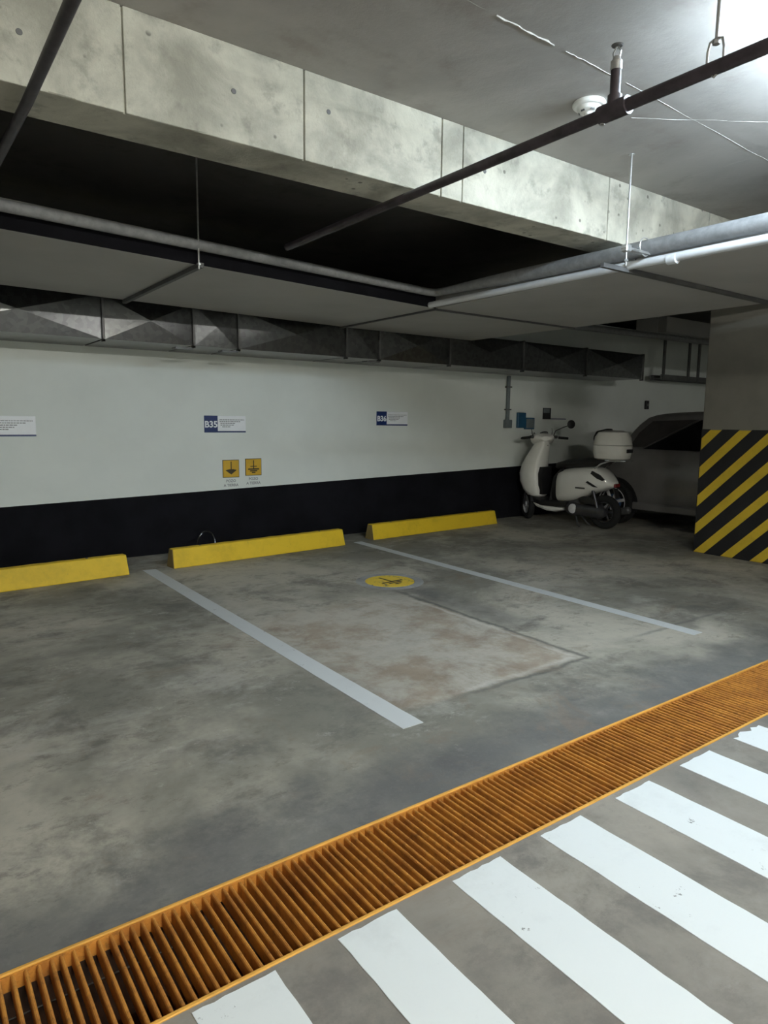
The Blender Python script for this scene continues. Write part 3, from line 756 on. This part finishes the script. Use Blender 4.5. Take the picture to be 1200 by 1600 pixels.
wheel(S, 'front_wheel', (1.28, 0, 0.225), 0.225, 0.10, STEER)
# front fender and fork turn with the wheel
rot = Matrix.Rotation(STEER, 3, 'Z')
def fr_(p): v = rot @ Vector((p[0]-1.28, p[1], p[2])); return (v.x+1.28, v.y, v.z)
rings = []
for i in range(13):
    a = math.radians(20+i*12.0); R0 = 0.258
    cx, cz = 1.28+R0*math.cos(a), 0.225+R0*math.sin(a); hw = 0.070 - 0.02*abs(i-6)/6
    ring = []
    for (yy, off) in ((-hw, -0.03), (-hw*0.85, 0.0), (0, 0.016), (hw*0.85, 0.0), (hw, -0.03), (hw-0.008, -0.03), (0, 0.008), (-hw+0.008, -0.03)):
        ring.append(fr_((cx+off*math.cos(a), yy, cz+off*math.sin(a))))
    rings.append(ring)
MB().loft(rings).build('front_fender', 'black_plastic', S, True)
m = MB()
for sy in (-1, 1): m.tube([fr_((1.28, sy*0.068, 0.225)), fr_((1.20, sy*0.068, 0.46)), fr_((1.17, sy*0.05, 0.55))], 0.017, 10)
m.build('fork', 'casing', S, True)
# leg shield: curved shell
def shield(prof, th, name, mat, par=S):
    n = 14; rings = []
    for (z, xc, w_, wrap) in prof:
        outer = []; inner = []
        for k in range(n+1):
            q = -1+2*k/n; y = q*w_; x = xc - wrap*abs(q)**2.2
            outer.append((x, y, z)); inner.append((x-th, y*0.96, z))
        rings.append(outer+inner[::-1])
    return MB().loft(rings).build(name, mat, par, True)
rings = []
for z, xf, xb, hw in ((0.345, 1.16, 1.04, 0.10), (0.38, 1.24, 1.00, 0.155), (0.46, 1.32, 0.985, 0.185), (0.58, 1.38, 1.00, 0.20), (0.70, 1.39, 1.02, 0.20), (0.82, 1.355, 1.01, 0.19), (0.93, 1.30, 1.00, 0.165), (1.03, 1.235, 0.985, 0.14), (1.12, 1.18, 0.97, 0.11), (1.17, 1.15, 0.99, 0.08)):
    cx, hx = (xf+xb)/2, (xf-xb)/2
    rings.append([(cx+hx*math.copysign(abs(math.cos(a))**0.85, math.cos(a)), hw*math.copysign(abs(math.sin(a))**0.72, math.sin(a)), z) for a in [2*PI*k/28 for k in range(28)]])
MB().loft(rings).build('leg_shield', 'cream', S, True)
shield([(0.40, 1.02, 0.10, 0.0), (0.55, 1.02, 0.13, 0.0), (0.70, 1.03, 0.13, 0.0), (0.80, 1.02, 0.11, 0.0)], 0.06, 'glove_box', 'black_plastic')
m = MB(); m.tube([(1.15, 0, 0.50), (1.02, 0, 1.08), (1.00, 0, 1.13)], 0.035, 14); m.build('steering_column', 'black_plastic', S, True)
# floorboard with white sill below
m = MB(); rings = [superell(x, 0, z, hw, hh, 16, 4) for x, z, hw, hh in ((0.52, 0.30, 0.16, 0.05), (0.70, 0.285, 0.175, 0.05), (0.95, 0.285, 0.175, 0.05), (1.12, 0.33, 0.15, 0.055), (1.22, 0.41, 0.10, 0.05))]
m.loft(rings).build('floorboard', 'black_plastic', S, True)
m = MB(); rings = [superell(x, 0, z, hw, hh, 16, 3) for x, z, hw, hh in ((0.60, 0.225, 0.12, 0.02), (0.72, 0.215, 0.185, 0.05), (0.85, 0.215, 0.185, 0.045), (1.02, 0.245, 0.165, 0.035), (1.15, 0.30, 0.10, 0.02))]
m.loft(rings).build('lower_sill', 'cream', S, True)
# headset
m = MB(); hs = [superell(x, 0, z, hw, hh, 16, 2.4) for x, z, hw, hh in ((-0.12, 0.02, 0.06, 0.03), (-0.06, 0.03, 0.15, 0.06), (0.03, 0.01, 0.18, 0.09), (0.11, -0.01, 0.14, 0.085), (0.16, -0.03, 0.08, 0.055))]
R3 = Matrix.Rotation(STEER, 3, 'Z'); PV = Vector((1.06, 0, 1.195))
def hb(p): return tuple(R3 @ Vector(p) + PV)
m.loft([[hb(p) for p in ring] for ring in hs]).build('headset', 'cream', S, True)
m = MB(); m.lathe([(0.055, -0.01), (0.06, 0.0), (0.05, 0.01), (0, 0.012)], (0, 0, 0), 'X', 20); o = m.build('headlamp', 'smoke', S, True)
o.location = hb((0.155, 0, -0.02)); o.rotation_euler = (0, 0, STEER)
m = MB(); m.lathe([(0.062, 0.0), (0.062, 0.012), (0.052, 0.018), (0, 0.016)], (0, 0, 0), 'Z', 24); o = m.build('speedometer', 'smoke', S, True)
o.location = hb((-0.03, 0, 0.085)); o.rotation_euler = (0, 0.45, STEER)
MB().tube([hb((0.0, 0.10, 0.04)), hb((-0.03, 0.20, 0.035)), hb((-0.06, 0.24, 0.03))], 0.012, 10).build('handlebar', 'chrome', S, True)
MB().tube([hb((0.0, -0.10, 0.04)), hb((-0.03, -0.20, 0.035)), hb((-0.06, -0.24, 0.03))], 0.012, 10).build('handlebar', 'chrome', S, True)
for s_ in (1, -1):
    MB().tube([hb((-0.045, s_*0.215, 0.033)), hb((-0.085, s_*0.345, 0.022)), hb((-0.088, s_*0.352, 0.022))], [0.019, 0.019, 0.015], 12).build('grip', 'rubber', S, True)
    MB().tube([hb((0.01, s_*0.19, 0.035)), hb((0.02, s_*0.24, 0.035)), hb((-0.02, s_*0.35, 0.015))], [0.008, 0.007, 0.005], 8).build('brake_lever', 'chrome', S, True)
    MB().box(hb((-0.025, s_*0.18, 0.04)), (0.05, 0.06, 0.045), R3, 0.01).build('switch_pod', 'black_plastic', S)
# mirrors
mr = MB().tube([hb((0.0, -0.16, 0.06)), hb((0.01, -0.19, 0.13)), hb((-0.02, -0.30, 0.185)), hb((-0.03, -0.36, 0.205))], 0.0065, 8).build('mirror', 'black_plastic', S, True)
o = MB().lathe([(0, -0.012), (0.045, -0.012), (0.062, -0.004), (0.064, 0.006), (0, 0.010)], (0, 0, 0), 'X', 24).build('mirror_head', 'black_plastic', mr, True); o.location = hb((-0.03, -0.41, 0.228)); o.rotation_euler = (0, 0, STEER+0.2)
mr = MB().tube([hb((0.0, 0.16, 0.05)), hb((0.0, 0.17, 0.10)), hb((0.01, 0.175, 0.15))], [0.007, 0.006, 0.004], 8).build('mirror_stalk', 'black_plastic', S, True)
MB().tube([hb((-0.02, -0.12, 0.05)), hb((-0.03, -0.125, 0.12)), hb((-0.02, -0.12, 0.17))], [0.005, 0.004, 0.003], 6).build('mirror_stalk', 'black_plastic', S, True)
# cables
MB().tube([hb((0.03, 0.15, 0.05)), hb((0.12, 0.10, 0.10)), hb((0.12, 0.02, 0.02)), (1.17, 0, 1.0)], 0.005, 6).build('brake_cable', 'black_plastic', S, True)

# rear body: side panels lofted, tail rises and tapers
prof = [  # x, z centre, half width, half height
    (0.74, 0.52, 0.10, 0.17), (0.70, 0.54, 0.155, 0.22), (0.60, 0.56, 0.185, 0.24), (0.45, 0.59, 0.200, 0.235), (0.28, 0.63, 0.205, 0.215),
    (0.14, 0.67, 0.200, 0.185), (0.04, 0.67, 0.188, 0.155), (-0.03, 0.66, 0.165, 0.115), (-0.09, 0.645, 0.125, 0.07), (-0.14, 0.625, 0.07, 0.035)]
rings = [superell(x, 0, z, hw, hh, 20, 2.9) for x, z, hw, hh in prof]
body = MB().loft(rings).build('rear_body', 'cream', S, True)
# tail fins and dark slot on each side
for s_ in (1, -1):
    y = s_*0.196
    MB().prism([(0.17, 0.66), (0.02, 0.585), (0.08, 0.585), (0.20, 0.64)], min(y, y+s_*0.008), max(y, y+s_*0.008), 'Y').build('side_vent', 'black_plastic', body)
    MB().box((0.28, s_*0.207, 0.555), (0.15, 0.004, 0.022), None, 0.001).build('badge', 'dull_steel', body)
    MB().prism([(0.12, 0.80), (0.00, 0.75), (-0.07, 0.69), (-0.04, 0.675), (0.04, 0.70), (0.14, 0.76)], min(s_*0.165, s_*0.19), max(s_*0.165, s_*0.19), 'Y').build('tail_lamp_surround', 'black_plastic', body)
MB().box((-0.155, 0, 0.61), (0.03, 0.12, 0.05), None, 0.008).build('tail_lamp', 'red_lens', S)
# black strip between floorboard and seat
MB().loft([superell(x, 0, z, hw, hh, 14, 3) for x, z, hw, hh in ((0.83, 0.30, 0.12, 0.04), (0.80, 0.50, 0.11, 0.20), (0.70, 0.56, 0.13, 0.24), (0.62, 0.60, 0.13, 0.25))]).build('seat_front_panel', 'black_plastic', S, True)
# seat
rings = [superell(x, 0, z, hw, hh, 18, 2.6) for x, z, hw, hh in ((0.78, 0.81, 0.06, 0.02), (0.74, 0.835, 0.12, 0.05), (0.58, 0.87, 0.150, 0.062), (0.40, 0.885, 0.160, 0.060), (0.28, 0.905, 0.160, 0.068), (0.10, 0.925, 0.150, 0.070), (0.00, 0.925, 0.12, 0.055), (-0.04, 0.92, 0.06, 0.02))]
MB().loft(rings).build('seat', 'vinyl', S, True)
# grab rail / rack, top box
m = MB()
for sy in (-1, 1): m.tube([(0.12, sy*0.13, 0.83), (0.02, sy*0.14, 0.90), (-0.10, sy*0.12, 0.945), (-0.30, sy*0.09, 0.945)], 0.012, 10)
m.b2((-0.32, -0.11, 0.945), (-0.02, 0.11, 0.955)); m.build('rear_rack', 'chrome', S, True)
def rr(x, hw, z): return None
rings = []
for z, hx, hy in ((0.960, 0.17, 0.155), (0.975, 0.195, 0.185), (1.06, 0.212, 0.200), (1.15, 0.215, 0.205)):
    rings.append([(-0.06+1.15*hx*math.copysign(abs(math.cos(a))**0.72, math.cos(a)), hy*math.copysign(abs(math.sin(a))**0.72, math.sin(a)), z) for a in [2*PI*k/28 for k in range(28)]])
bx = MB().loft(rings).build('top_box', 'cream', S, True)
rings = []
for z, hx, hy in ((1.155, 0.217, 0.207), (1.26, 0.200, 0.197), (1.325, 0.165, 0.168), (1.35, 0.10, 0.11)):
    rings.append([(-0.06+1.15*hx*math.copysign(abs(math.cos(a))**0.78, math.cos(a)), hy*math.copysign(abs(math.sin(a))**0.78, math.sin(a)), z) for a in [2*PI*k/28 for k in range(28)]])
MB().loft(rings).build('lid', 'cream', bx, True)
MB().loft([superell(x, 0, z, hw, hh, 16, 3) for x, z, hw, hh in ((0.175, 1.24, 0.10, 0.05), (0.13, 1.295, 0.13, 0.05), (0.01, 1.345, 0.11, 0.028))]).build('backrest_pad', 'vinyl', bx, True)
MB().box((-0.312, 0, 1.08), (0.012, 0.16, 0.05), None, 0.004).build('lock', 'black_plastic', bx)
# engine, belt case, exhaust, stand, rear hugger, plate
m = MB(); m.loft([superell(x, 0.10, z, hw, hh, 16, 2.6) for x, z, hw, hh in ((-0.06, 0.235, 0.04, 0.05), (0.0, 0.235, 0.055, 0.09), (0.12, 0.235, 0.055, 0.085), (0.35, 0.24, 0.055, 0.08), (0.45, 0.245, 0.055, 0.095), (0.54, 0.25, 0.04, 0.06))])
m.build('belt_case', 'casing', S, True)
MB().lathe([(0, 0.155), (0.05, 0.157), (0.066, 0.150), (0.07, 0.14)], (0.42, 0, 0.25), 'Y', 20).build('case_cover', 'alloy', S, True)
MB().loft([superell(x, 0.0, z, hw, hh, 14, 2.6) for x, z, hw, hh in ((0.20, 0.33, 0.08, 0.08), (0.35, 0.33, 0.10, 0.11), (0.55, 0.30, 0.09, 0.08))]).build('engine_block', 'casing', S, True)
MB().loft([superell(x, 0.11, z, hw, hh, 12, 3.2) for x, z, hw, hh in ((0.05, 0.37, 0.04, 0.03), (0.10, 0.375, 0.055, 0.05), (0.28, 0.385, 0.055, 0.05), (0.33, 0.385, 0.04, 0.03))]).build('air_filter_box', 'black_plastic', S, True)
MB().tube([(0.35, -0.10, 0.22), (0.15, -0.16, 0.17), (0.02, -0.18, 0.20), (-0.25, -0.18, 0.27), (-0.27, -0.18, 0.275)], [0.015, 0.02, 0.048, 0.05, 0.03], 14).build('exhaust', 'dull_steel', S, True)
MB().box((-0.155, 0, 0.50), (0.012, 0.12, 0.14), Matrix.Rotation(0.3, 3, 'Y'), 0.003).build('plate_holder', 'black_plastic', S)
m = MB()
for sy in (-1, 1): m.tube([(0.42, sy*0.06, 0.16), (0.34, sy*0.12, 0.03), (0.30, sy*0.14, 0.008)], 0.012, 8)
m.tube([(0.42, -0.08, 0.16), (0.42, 0.08, 0.16)], 0.012, 8).build('centre_stand', 'dull_steel', S, True)
MB().tube([(0.15, 0.13, 0.62), (0.04, 0.14, 0.30)], 0.022, 10).build('shock_absorber', 'casing', S, True)

# ------------------------------------------------------------ parked car (side to us, tail end near the wall)
car = empty('parked_car', (8.46, 5.95, 0), label='dark grey car parked between the scooter and the striped pillar', cat='car')
# local: x into the car (0..1.78), y along length (+ towards wall), z up ; wheel 1 at y=0, wheel 2 at y=-2.6
W = 1.76
def sec(y, zlo, zbelt, ztop, tuck=0.0, cab=0.0):
    """closed ring across the car at length y"""
    a = []
    def pt(x, z): a.append((x, y, z))
    pt(0.06+tuck, zlo); pt(0.0+tuck, zlo+0.12); pt(-0.01+tuck, (zlo+zbelt)*0.52); pt(0.015+tuck, zbelt-0.08); pt(0.07+tuck, zbelt)
    if cab > 0: pt(0.07+0.10*cab+tuck, zbelt+(ztop-zbelt)*0.5); pt(0.07+0.20*cab+tuck, ztop-0.05*cab); pt(0.36, ztop)
    else: pt(0.12+tuck, ztop-0.015); pt(0.20+tuck, ztop-0.006); pt(0.40, ztop)
    b = [(W-x, yy, z) for x, yy, z in a[::-1]]
    return a+b
rings = [sec(0.80, 0.32, 0.62, 0.66, 0.16), sec(0.74, 0.24, 0.80, 0.84, 0.06), sec(0.60, 0.20, 0.92, 0.95, 0.02), sec(0.30, 0.20, 1.00, 1.02), sec(0.10, 0.20, 1.04, 1.06),
         sec(0.00, 0.20, 1.05, 1.16, 0, 0.2), sec(-0.10, 0.20, 1.06, 1.40, 0, 0.7), sec(-0.24, 0.20, 1.07, 1.58, 0, 1), sec(-0.50, 0.20, 1.08, 1.615, 0, 1), sec(-1.2, 0.20, 1.07, 1.63, 0, 1), sec(-1.8, 0.20, 1.05, 1.60, 0, 1),
         sec(-2.2, 0.20, 1.02, 1.40, 0, 0.8), sec(-2.5, 0.20, 1.00, 1.12, 0, 0.2), sec(-2.8, 0.20, 0.95, 0.98), sec(-3.2, 0.22, 0.84, 0.87, 0.04), sec(-3.42, 0.30, 0.60, 0.64, 0.16)]
cb = MB().loft(rings).build('car_body', 'car_paint', car, True, sub=1)
# wheel wells (dark discs proud of the side), glass, handles
for yy in (0.0, -2.6):
    for sx, xx in ((-1, -0.006), (1, W+0.006)):
        pts = [(yy+0.37*math.cos(a), 0.31+0.37*math.sin(a)) for a in [math.radians(-17+i*214/24) for i in range(25)]]
        MB().prism(pts, min(xx, xx-sx*0.03), max(xx, xx-sx*0.03), 'X').build('wheel_arch', 'black_plastic', cb)
        ty = MB().lathe([(0.20, -0.09), (0.29, -0.095), (0.315, -0.07), (0.315, 0.07), (0.29, 0.095), (0.20, 0.09), (0.20, -0.09)], axis='X', n=36).build('wheel', 'rubber', car, True)
        ty.location = (xx + (-0.005 if sx < 0 else 0.005) - sx*0.03, yy, 0.315)
        r = MB(); r.lathe([(0.205, -0.02), (0.225, -0.10), (0.215, -0.10), (0.19, -0.06), (0.205, -0.02)] if sx < 0 else [(0.205, 0.02), (0.225, 0.10), (0.215, 0.10), (0.19, 0.06), (0.205, 0.02)], axis='X', n=32)
        for k in range(7):
            a = 2*PI*k/7+0.2; rt_ = Matrix.Rotation(a, 3, 'X'); c_ = rt_ @ Vector((sx*0.085, 0.11, 0)); r.box(c_, (0.03, 0.20, 0.042), rt_, 0.006)
        r.lathe([(0, sx*0.10), (0.04, sx*0.10), (0.05, sx*0.06), (0, sx*0.06)], axis='X', n=14)
        r.build('rim', 'alloy', ty, True)
        MB().lathe([(0, sx*0.03), (0.12, sx*0.03), (0.12, sx*0.045), (0, sx*0.045)], axis='X', n=20).build('brake_disc', 'blue_disc' if yy == 0 else 'casing', ty)  # discs of the axle near the wall are coloured blue
for sx, x0, x1 in ((-1, 0.045, 0.215), (1, W-0.045, W-0.215)):
    # side glass: pointed tail end, rising to the roof line
    def gx(z): q = (z-1.08)/(1.54-1.08); return x0+(x1-x0)*q + sx*0.010
    poly = [(-0.38, 1.095), (-0.67, 1.25), (-1.12, 1.50), (-1.75, 1.50), (-2.15, 1.32), (-2.40, 1.10)]
    m = MB(); A = [m.bm.verts.new((gx(z)+sx*0.004, y, z)) for y, z in poly]; B = [m.bm.verts.new((gx(z)-sx*0.03, y, z)) for y, z in poly]
    m.bm.faces.new(A); m.bm.faces.new(B[::-1])
    for k in range(6): m.bm.faces.new((A[k], A[(k+1) % 6], B[(k+1) % 6], B[k]))
    m.build('side_glass', 'car_glass', cb)
    poly = [(-0.16, 1.12), (-0.26, 1.32), (-0.42, 1.48), (-1.06, 1.505), (-0.66, 1.28), (-0.38, 1.12)]
    m = MB(); A = [m.bm.verts.new((gx(z)+sx*0.002, y, z)) for y, z in poly]; B = [m.bm.verts.new((gx(z)-sx*0.03, y, z)) for y, z in poly]
    m.bm.faces.new(A); m.bm.faces.new(B[::-1])
    for k in range(6): m.bm.faces.new((A[k], A[(k+1) % 6], B[(k+1) % 6], B[k]))
    m.build('quarter_glass', 'quarter_glass', cb)
    MB().box((gx(1.30)+sx*0.006, -1.45, 1.30), (0.02, 0.07, 0.43), Matrix.Rotation(sx*-0.38, 3, 'Y'), 0.003).build('door_pillar', 'black_plastic', cb)
    xo = -0.012 if sx < 0 else W+0.012
    for yy in (-0.9, -1.9): MB().box((xo+(-0.012 if sx < 0 else 0.012), yy, 0.90), (0.03, 0.16, 0.03), None, 0.008).build('door_handle', 'car_paint', cb)
    MB().box((xo-sx*0.002, -1.3, 0.30), (0.05, 2.0, 0.10), None, 0.015).build('sill_trim', 'alloy' if False else 'car_paint', cb)
MB().box((W/2, 0.765, 0.68), (1.3, 0.05, 0.12), None, 0.02).build('tail_lamp_bar', 'red_lens', cb)
MB().box((W/2, 0.79, 0.42), (1.5, 0.06, 0.16), None, 0.03).build('bumper', 'black_plastic', cb)
